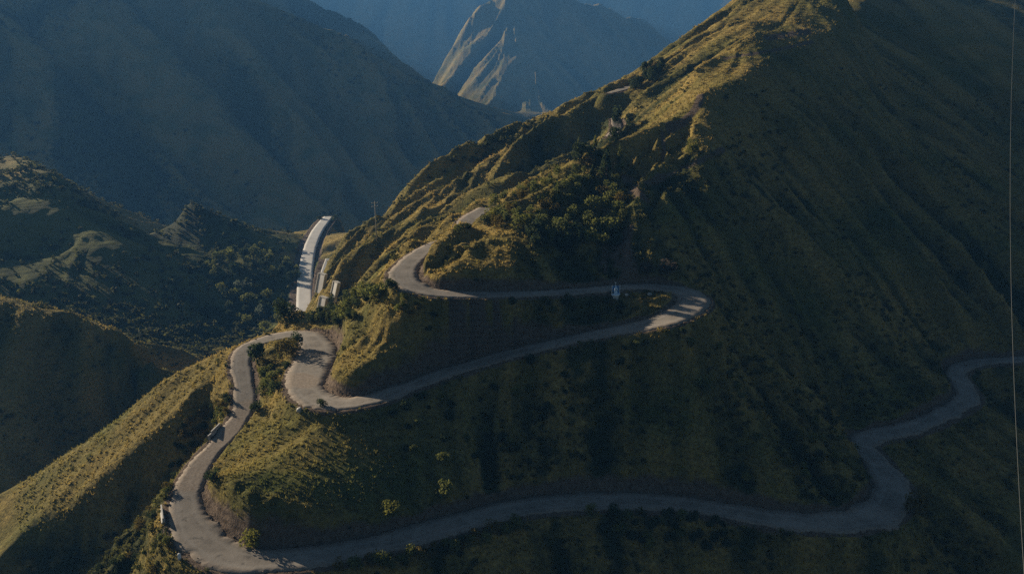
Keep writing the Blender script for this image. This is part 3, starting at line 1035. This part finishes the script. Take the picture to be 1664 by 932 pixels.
grove(72, [(790, 335), (870, 300), (960, 270), (1015, 300), (1018, 370), (960, 380), (880, 378), (800, 372)], (2.0, 4.2), ["round", "bush", "loose"], ["mid", "mid", "olive", "mid", "light"],
      "tree", "tree of the dense dark green wood above the third road bend", "tree", "trees of the wood above the third bend")
grove(14, [(850, 386), (1000, 378), (1000, 404), (860, 410)], (3.5, 5.5), ["round", "bush"], ["dark", "mid"],  # trees added to block the sun from the second road's right-hand bend
      "tree", "added shade tree on the front edge of the hill top above the bare earth scar", "tree", "added shade trees on the front edge of the hill top")
grove(13, [(925, 240), (1000, 235), (1012, 290), (950, 305)], (3.0, 6.0), ["tall", "round"], ["dark", "dark", "mid"],
      "tree", "tall dark tree of the stand between the wood and the upper road", "tree", "stand of tall trees below the upper road")
grove(16, [(1025, 150), (1055, 110), (1080, 105), (1060, 140)], (3.5, 6.0), ["round"], ["dark"],
      "tree", "dark tree in the small clump on the skyline spur by the highest road", "tree", "clump on the skyline spur")
grove(34, [(500, 528), (560, 480), (650, 470), (600, 500), (548, 545)], (2.0, 4.0), ["bush", "round"], ["dark", "dark", "mid"],
      "bush", "dark bush in the ravine right of the junction below the third bend", "bush", "bushes in the ravine by the junction")
grove(62, [(330, 425), (400, 400), (470, 415), (488, 440), (485, 520), (430, 540), (370, 520)], (4.0, 7.5), ["round", "bush"], ["dark", "mid", "mid"],
      "tree", "green tree of the wood on the valley floor left of the concrete road", "tree", "trees on the valley floor")
grove(9, [(510, 352), (535, 340), (556, 350), (545, 364), (520, 366)], (2.5, 4.5), ["round", "bush"], ["dark"],
      "tree", "dark tree at the far end of the valley road", "tree", "trees at the far end of the valley road")
grove(16, [(430, 590), (470, 600), (475, 640), (420, 650)], (1.4, 2.6), ["bush"], ["mid", "dark", "olive"],
      "bush", "bush on the patch of land between the narrow road and the junction", "bush", "bushes between the two arms of the junction")
grove(34, [(290, 700), (375, 640), (385, 690), (310, 760), (280, 850), (270, 800)], (1.2, 2.6), ["bush"], ["mid", "olive", "dark"],
      "bush", "bush on the outer verge left of the dirt stretch of road", "bush", "bushes along the outer verge of the dirt road")
grove(26, [(480, 915), (640, 890), (740, 860), (850, 838), (850, 870), (640, 925), (500, 932)], (1.2, 2.8), ["bush"], ["mid", "olive", "dark"],
      "bush", "bush on the lower verge of the lowest road in its left half", "bush", "bushes below the lowest road, left half")
grove(26, [(960, 835), (1100, 840), (1180, 850), (1180, 900), (980, 880)], (1.2, 2.6), ["bush"], ["mid", "dark", "dark"],
      "bush", "bush on the lower verge of the lowest road in its right half", "bush", "bushes below the lowest road, right half")
grove(26, [(640, 486), (980, 492), (1060, 500), (900, 530), (720, 560), (640, 520)], (0.9, 1.9), ["bush"], ["mid", "dark", "olive"],
      "bush", "low bush on the dark bank between the second and third roads", "bush", "bushes between the second and third roads")
grove(40, [(560, 670), (700, 630), (900, 580), (1100, 530), (1140, 560), (900, 700), (760, 800), (640, 720)], (0.9, 2.4), ["bush"], ["mid", "dark", "dark"],
      "bush", "bush on the shaded slope between the first and second roads", "bush", "bushes on the shaded slope of the nose")
grove(26, [(1160, 560), (1260, 620), (1380, 710), (1400, 760), (1300, 790), (1200, 700)], (0.8, 1.8), ["bush"], ["olive", "light", "mid"],
      "bush", "golden bush on the right shoulder of the nose above the sharp bend", "bush", "bushes on the right shoulder of the nose")
grove(22, [(140, 900), (260, 800), (280, 900), (250, 932), (130, 932)], (1.0, 2.2), ["bush"], ["mid", "olive", "dark"],
      "bush", "bush on the sunny slope below the lowest left-hand bend", "bush", "bushes below the lowest left-hand bend")


# ------------------------------------------------------------------ built things
def flat_mat(name, c0, c1, scale=2.0, rough=0.7, metal=0.0):
    m, nt, bs = new_mat(name)
    nt.links.new(n_ramp(nt, n_noise(nt, scale, 4, 0.65), [(0.3, c0), (0.7, c1)]), bs.inputs["Base Color"])
    bs.inputs["Roughness"].default_value = rough
    bs.inputs["Metallic"].default_value = metal
    return m


white_paint = flat_mat("white_paint", (0.62, 0.66, 0.72), (0.82, 0.84, 0.88))
blue_paint = flat_mat("blue_paint", (0.05, 0.17, 0.38), (0.09, 0.26, 0.52))
pale_blue = flat_mat("pale_blue_paint", (0.46, 0.62, 0.80), (0.58, 0.72, 0.88))
weathered = flat_mat("weathered_concrete", (0.34, 0.33, 0.31), (0.55, 0.53, 0.50), 1.5)
slab_m = flat_mat("bright_concrete", (0.46, 0.45, 0.44), (0.62, 0.61, 0.60), 0.8)
steel = flat_mat("galvanised_steel", (0.42, 0.43, 0.44), (0.58, 0.58, 0.58), 3.0, 0.45, 0.6)
wood_grey = flat_mat("grey_pole", (0.34, 0.33, 0.31), (0.46, 0.45, 0.43), 4.0)


def empty_thing(name, label, cat, loc, rz=0.0, group=None):
    o = bpy.data.objects.new(name, None)
    COL.objects.link(o)
    o.location = loc
    o.rotation_euler = (0, 0, rz)
    o.empty_display_size = 0.5
    o["label"], o["category"] = label, cat
    if group:
        o["group"] = group
    return o


def finish(bm, name, mat, parent=None, bevel=0.0, smooth=False):
    if bevel:
        bmesh.ops.bevel(bm, geom=list(bm.edges), offset=bevel, segments=2, affect="EDGES", profile=0.5)
    me = bpy.data.meshes.new(name)
    bm.to_mesh(me)
    bm.free()
    if smooth:
        for p in me.polygons:
            p.use_smooth = True
    me.materials.append(mat)
    o = bpy.data.objects.new(name, me)
    COL.objects.link(o)
    o.parent = parent
    return o


def box(bm, cx, cy, cz, sx_, sy_, sz, taper=1.0):
    r = bmesh.ops.create_cube(bm, size=1.0)
    for v in r["verts"]:
        t = taper if v.co.z > 0 else 1.0
        v.co = (cx + v.co.x * sx_ * t, cy + v.co.y * sy_ * t, cz + v.co.z * sz)
    return bm


def lathe(bm, prof, n=16, cx=0, cy=0):
    rings = [[bm.verts.new((cx + r * math.cos(6.28318 * k_ / n), cy + r * math.sin(6.28318 * k_ / n), z)) for k_ in range(n)] for r, z in prof]
    for A, B_ in zip(rings, rings[1:]):
        for k_ in range(n):
            bm.faces.new((A[k_], A[(k_ + 1) % n], B_[(k_ + 1) % n], B_[k_]))
    bm.faces.new(rings[-1])
    bm.faces.new(rings[0][::-1])
    return bm


def tube(bm, P, r, n=8):
    P = [Vector(p) for p in P]
    rings = []
    for i_, p in enumerate(P):
        d = (P[min(i_ + 1, len(P) - 1)] - P[max(i_ - 1, 0)]).normalized()
        q = d.to_track_quat("Z", "Y")
        rings.append([bm.verts.new(p + q @ Vector((r * math.cos(6.28318 * k_ / n), r * math.sin(6.28318 * k_ / n), 0))) for k_ in range(n)])
    for A, B_ in zip(rings, rings[1:]):
        for k_ in range(n):
            bm.faces.new((A[k_], A[(k_ + 1) % n], B_[(k_ + 1) % n], B_[k_]))
    bm.faces.new(rings[-1])
    bm.faces.new(rings[0][::-1])
    return bm


# roadside shrine: white robed statue in a blue niche between slim posts, on a tapering plinth
p = hit(1000, 487)
sh_ = empty_thing("shrine", "small white and blue roadside shrine with a robed statue beside the third road", "shrine", (p[0], p[1], p[2] - 0.1), 0.05)
finish(lathe(bmesh.new(), [(0.42, 0), (0.5, 0.25), (0.62, 0.75), (0.80, 1.0), (0.86, 1.12), (0.86, 1.22)], 8), "plinth", white_paint, sh_)
bm = box(bmesh.new(), 0, 0.42, 2.05, 1.5, 0.10, 1.62)
finish(bm, "back_panel", blue_paint, sh_, 0.02)
bm = box(bmesh.new(), 0, 0.0, 1.28, 1.72, 1.0, 0.12)
finish(bm, "platform", pale_blue, sh_, 0.03)
for sx0 in (-0.8, 0.8):
    bm = lathe(bmesh.new(), [(0.075, 1.34), (0.06, 1.45), (0.05, 2.9), (0.08, 3.0), (0.05, 3.08), (0.015, 3.3)], 8, sx0, -0.1)
    finish(bm, "post", white_paint, sh_)
st = finish(lathe(bmesh.new(), [(0.40, 1.34), (0.36, 1.5), (0.30, 1.9), (0.27, 2.2), (0.31, 2.45), (0.26, 2.62), (0.10, 2.70), (0.09, 2.74), (0.14, 2.82), (0.15, 2.92), (0.10, 3.02), (0.02, 3.06)], 14), "statue", pale_blue, sh_, smooth=True)
bm = bmesh.new()
tube(bm, [(-0.28, 0, 2.5), (-0.30, -0.16, 2.2), (-0.04, -0.34, 2.32)], 0.075)
tube(bm, [(0.28, 0, 2.5), (0.30, -0.16, 2.2), (0.04, -0.34, 2.32)], 0.075)
finish(bm, "folded_arms", white_paint, st, smooth=True)
bm = box(bmesh.new(), 0, 0.42, 3.28, 0.07, 0.07, 0.9)
box(bm, 0, 0.42, 3.46, 0.36, 0.062, 0.07)
finish(bm, "cross", white_paint, sh_)

# low concrete barriers on the outer verge of the dirt bend
def barrier(label, uv, length, rz):
    q = hit(*uv)
    k_ = int(np.argmin(np.hypot(MAIN_ROAD[:, 0] - q[0], MAIN_ROAD[:, 1] - q[1])))
    t_ = MAIN_ROAD[k_ + 2, :2] - MAIN_ROAD[k_ - 2, :2]
    t_ /= np.linalg.norm(t_)
    c_ = MAIN_ROAD[k_, :2] + np.array([-t_[1], t_[0]]) * (MAIN_ROAD[k_, 3] + 0.75)
    p = np.array([c_[0], c_[1], height(c_[0], c_[1])[0]])
    b = empty_thing("concrete_barrier", label, "barrier", (p[0], p[1], p[2] - 0.1), rz, "concrete barriers of the dirt bend")
    bm = bmesh.new()
    prof = [(-0.30, 0), (-0.30, 0.15), (-0.13, 0.35), (-0.09, 0.95), (0.09, 0.95), (0.13, 0.35), (0.30, 0.15), (0.30, 0)]
    A = [bm.verts.new((x, -length / 2, z)) for x, z in prof]
    B_ = [bm.verts.new((x, length / 2, z)) for x, z in prof]
    for k_ in range(len(prof)):
        bm.faces.new((A[k_], A[(k_ + 1) % 8], B_[(k_ + 1) % 8], B_[k_]))
    bm.faces.new(A[::-1])
    bm.faces.new(B_)
    bmesh.ops.recalc_face_normals(bm, faces=bm.faces)
    finish(bm, "body", weathered, b, 0.02)
    finish(box(bmesh.new(), 0, 0, 0.975, 0.24, length + 0.06, 0.045), "cap", slab_m, b, 0.01)


def verge(u, v, off):
    """where the road edge runs nearest to this pixel, and its heading"""
    q = hit(u, v)
    k_ = int(np.argmin(np.hypot(MAIN_ROAD[:, 0] - q[0], MAIN_ROAD[:, 1] - q[1])))
    t_ = MAIN_ROAD[min(k_ + 2, len(MAIN_ROAD) - 1), :2] - MAIN_ROAD[max(k_ - 2, 0), :2]
    return math.atan2(t_[1], t_[0]) - math.pi / 2


barrier("pale concrete barrier upright along the left edge of the lowest left-hand bend", (273, 836), 4.6, verge(273, 836, 0))
barrier("pale concrete barrier on the left verge where the narrow road turns to dirt", (385, 700), 3.6, verge(385, 700, 0))
barrier("short broken concrete barrier on the verge just below the dirt patch", (372, 712), 1.4, verge(372, 712, 0))

# whitewashed marker post
p = hit(292, 908)
mk = empty_thing("marker_post", "short white marker post on the outside of the lowest left-hand bend", "post", (p[0], p[1], p[2] - 0.05))
finish(lathe(bmesh.new(), [(0.28, 0), (0.24, 0.9), (0.20, 1.02), (0.08, 1.10)], 10), "stone", white_paint, mk)
finish(lathe(bmesh.new(), [(0.285, 0.0), (0.268, 0.3), (0.262, 0.31)], 10), "base_band", weathered, mk)


def boulder(label, uv, r, group=None, mat=None):
    p = hit(*uv)
    bm = bmesh.new()
    bmesh.ops.create_icosphere(bm, subdivisions=3, radius=1.0)
    ph = [random.uniform(0, 6) for _ in range(6)]
    for v in bm.verts:
        c_ = v.co
        k_ = 1 + 0.13 * math.sin(2.3 * c_.x + ph[0]) + 0.12 * math.sin(2.9 * c_.y + ph[1]) + 0.09 * math.sin(4.1 * c_.z + ph[2]) + 0.05 * math.sin(7 * c_.x + 5 * c_.y + ph[3])
        v.co = Vector((c_.x * r * k_, c_.y * r * k_ * 0.85, c_.z * r * k_ * 0.8))
    o = finish(bm, "boulder", mat or weathered, None, smooth=True)
    o.location = (p[0], p[1], p[2] + r * 0.35)
    o["label"], o["category"] = label, "boulder"
    if group:
        o["group"] = group


boulder("white-topped rounded boulder in the grass just below the second road bend", (486, 668), 0.62, mat=weathered)
boulder("pale stone on the grass right of the shrine", (1018, 480), 0.45)
boulder("flat pale stone on the grass plot far right of the shrine", (1056, 479), 0.5)

# concrete retaining slabs beside the valley road
def slab(label, uv, wdt, hgt, rz):
    p = hit(*uv, 230, 900)
    o = empty_thing("retaining_wall", label, "wall", (p[0], p[1], p[2] - 0.4), rz, "retaining walls beside the valley road")
    bm = box(bmesh.new(), 0, 0, hgt / 2, wdt, 0.9, hgt, 1.0)
    for v in bm.verts:
        v.co.y += v.co.z * 0.30
    finish(bm, "face_slab", slab_m, o, 0.05)
    for xx in (-wdt * 0.5 - 0.22, wdt * 0.5 + 0.22):
        bm = box(bmesh.new(), xx, -0.1, hgt * 0.52, 0.40, 1.2, hgt * 1.04)
        for v in bm.verts:
            v.co.y += v.co.z * 0.30
        finish(bm, "buttress", weathered, o, 0.04)
    bm = box(bmesh.new(), 0, hgt * 0.30, hgt + 0.14, wdt * 0.96, 1.2, 0.24)
    finish(bm, "coping", weathered, o, 0.03)


slab("pale concrete retaining wall right of the valley road, middle one of three", (519, 474), 3.4, 6.5, -0.75)
slab("pale concrete retaining wall right of the valley road, lowest of three", (521, 512), 3.0, 6.0, -0.75)
slab("pale concrete retaining wall farthest right of the valley road, under the ribbed slope", (541, 488), 2.6, 6.0, -0.9)

stone_m = flat_mat("brown_stone", (0.14, 0.11, 0.09), (0.30, 0.25, 0.21), 1.0, 0.9)
# loose stones along the verges, one mesh
bm = bmesh.new()
bmesh.ops.create_icosphere(bm, subdivisions=1, radius=1.0)
IV = np.array([v.co[:] for v in bm.verts])
IF = np.array([[v.index for v in f.verts] for f in bm.faces])
bm.free()
k_ = rng.integers(0, len(MAIN_ROAD), 1500)
T2 = np.gradient(MAIN_ROAD[:, :2], axis=0)
T2 /= np.linalg.norm(T2, axis=1)[:, None]
sd2 = np.where(rng.random(len(k_)) < 0.5, 1, -1) * (MAIN_ROAD[k_, 3] + rng.normal(0.35, 0.55, len(k_)))
qx, qy = MAIN_ROAD[k_, 0] - T2[k_, 1] * sd2, MAIN_ROAD[k_, 1] + T2[k_, 0] * sd2
ok = field(RD, qx, qy) > field(RW, qx, qy) - 0.5
qx, qy = qx[ok], qy[ok]
rr = 0.05 + 0.17 * rng.random(len(qx)) ** 4
R3 = IV[None] * (0.75 + 0.5 * rng.random((len(qx), len(IV), 1))) * rr[:, None, None]
R3 += np.stack([qx, qy, np.maximum(height(qx, qy), -999) + 0.12], 1)[:, None, :]
TR = R3[:, IF].reshape(-1, 3, 3)
stones = bpy.data.objects.new("roadside_stones", faces_mesh("roadside_stones", TR, 3, stone_m, {}))
COL.objects.link(stones)
stones["kind"] = "stuff"

# utility pole on the far shoulder
p = hit(612, 392)
up = empty_thing("utility_pole", "thin grey utility pole standing on the ribbed slope above the valley road", "pole", (p[0], p[1], p[2] - 0.3), 0.5)
finish(lathe(bmesh.new(), [(0.20, 0), (0.16, 7), (0.11, 13.5)], 10), "mast", wood_grey, up, smooth=True)
for zz in (12.9, 11.8):
    ca_ = finish(box(bmesh.new(), 0, 0.15, zz, 2.2, 0.12, 0.14), "crossarm", wood_grey, up, 0.01)
    for xx in (-0.95, 0, 0.95):
        finish(lathe(bmesh.new(), [(0.04, zz + 0.06), (0.08, zz + 0.12), (0.05, zz + 0.2), (0.08, zz + 0.26), (0.03, zz + 0.34)], 8, xx, 0.15), "insulator", white_paint, ca_)

cable_m = flat_mat("dull_cable", (0.10, 0.11, 0.11), (0.14, 0.15, 0.15))
# overhead cable along the right edge of the view
A_, M_, B__ = by_Y(1652, -40, 300), by_Y(1641.5, 330, 185), by_Y(1668, 990, 84)
t = np.linspace(0, 1, 60)[:, None]
tm = float((A_[1] - M_[1]) / (A_[1] - B__[1]))
C_ = (M_ - A_ * (1 - tm) ** 2 - B__ * tm ** 2) / (2 * tm * (1 - tm))
ck = finish(tube(bmesh.new(), (A_ * (1 - t) ** 2 + C_ * 2 * t * (1 - t) + B__ * t * t).tolist(), 0.035, 6), "overhead_cable", cable_m, None, smooth=True)
ck["label"], ck["category"] = "thin pale overhead cable hanging across the right edge of the view", "cable"


# ------------------------------------------------------------------ light, sky, air
SUN_AZ = math.radians(-55)   # measured from +Y (away from the camera) towards +X
SUN_EL = math.radians(17)
sd = np.array([math.sin(SUN_AZ) * math.cos(SUN_EL), math.cos(SUN_AZ) * math.cos(SUN_EL), math.sin(SUN_EL)])
ld = bpy.data.lights.new("sun", "SUN")
ld.energy = 5.0
ld.angle = math.radians(0.5)
ld.color = (1.0, 0.83, 0.60)
lo = bpy.data.objects.new("sun", ld)
COL.objects.link(lo)
from mathutils import Vector
lo.rotation_euler = Vector(-sd).to_track_quat("-Z", "Y").to_euler()
w = bpy.data.worlds.new("World")
scene.world = w
w.use_nodes = True
nt = w.node_tree
bg = nt.nodes["Background"]
sky = nt.nodes.new("ShaderNodeTexSky")
sky.sky_type = "NISHITA"
sky.sun_disc = False
sky.sun_elevation = SUN_EL
sky.sun_rotation = SUN_AZ
nt.links.new(n_mix_mul(nt, sky.outputs[0], (0.47, 0.50, 0.49)), bg.inputs[0])
bg.inputs[1].default_value = 0.05

vm = bpy.data.materials.new("thin_haze")
vm.use_nodes = True
nt = vm.node_tree
for n in list(nt.nodes):
    nt.nodes.remove(n)
out = nt.nodes.new("ShaderNodeOutputMaterial")
vm.cycles.volume_sampling = "DISTANCE"
pv = nt.nodes.new("ShaderNodeVolumePrincipled")
pv.inputs["Color"].default_value = (0.15, 0.44, 1.0, 1)
pv.inputs["Density"].default_value = 0.00019
pv.inputs["Anisotropy"].default_value = 0.0
nt.links.new(pv.outputs[0], out.inputs["Volume"])
bm = bmesh.new()
bmesh.ops.create_cube(bm, size=1.0)
zlo, zhi = float(Z.min()) - 1.0, float(max(Z.max(), 0)) + 12.0
xl, xh, yl_, yh = XS[0] - 20, XS[-1] + 20, -60, YS[-1] + 20
for v in bm.verts:
    v.co = ((xl + xh) / 2 + v.co.x * (xh - xl), (yl_ + yh) / 2 + v.co.y * (yh - yl_), (zlo + zhi) / 2 + v.co.z * (zhi - zlo))
me = bpy.data.meshes.new("haze")
bm.to_mesh(me)
me.materials.append(vm)
hz = bpy.data.objects.new("haze", me)
COL.objects.link(hz)
hz["kind"] = "stuff"

scene.view_settings.view_transform = "Standard"
scene.view_settings.look = "None"
scene.view_settings.exposure = 0.80
scene.view_settings.gamma = 1
scene.render.engine = "CYCLES"
scene.cycles.use_denoising = False
scene.cycles.use_adaptive_sampling = False
scene.cycles.max_bounces = 6
scene.cycles.volume_bounces = 0
print("done", time.time() - T0)
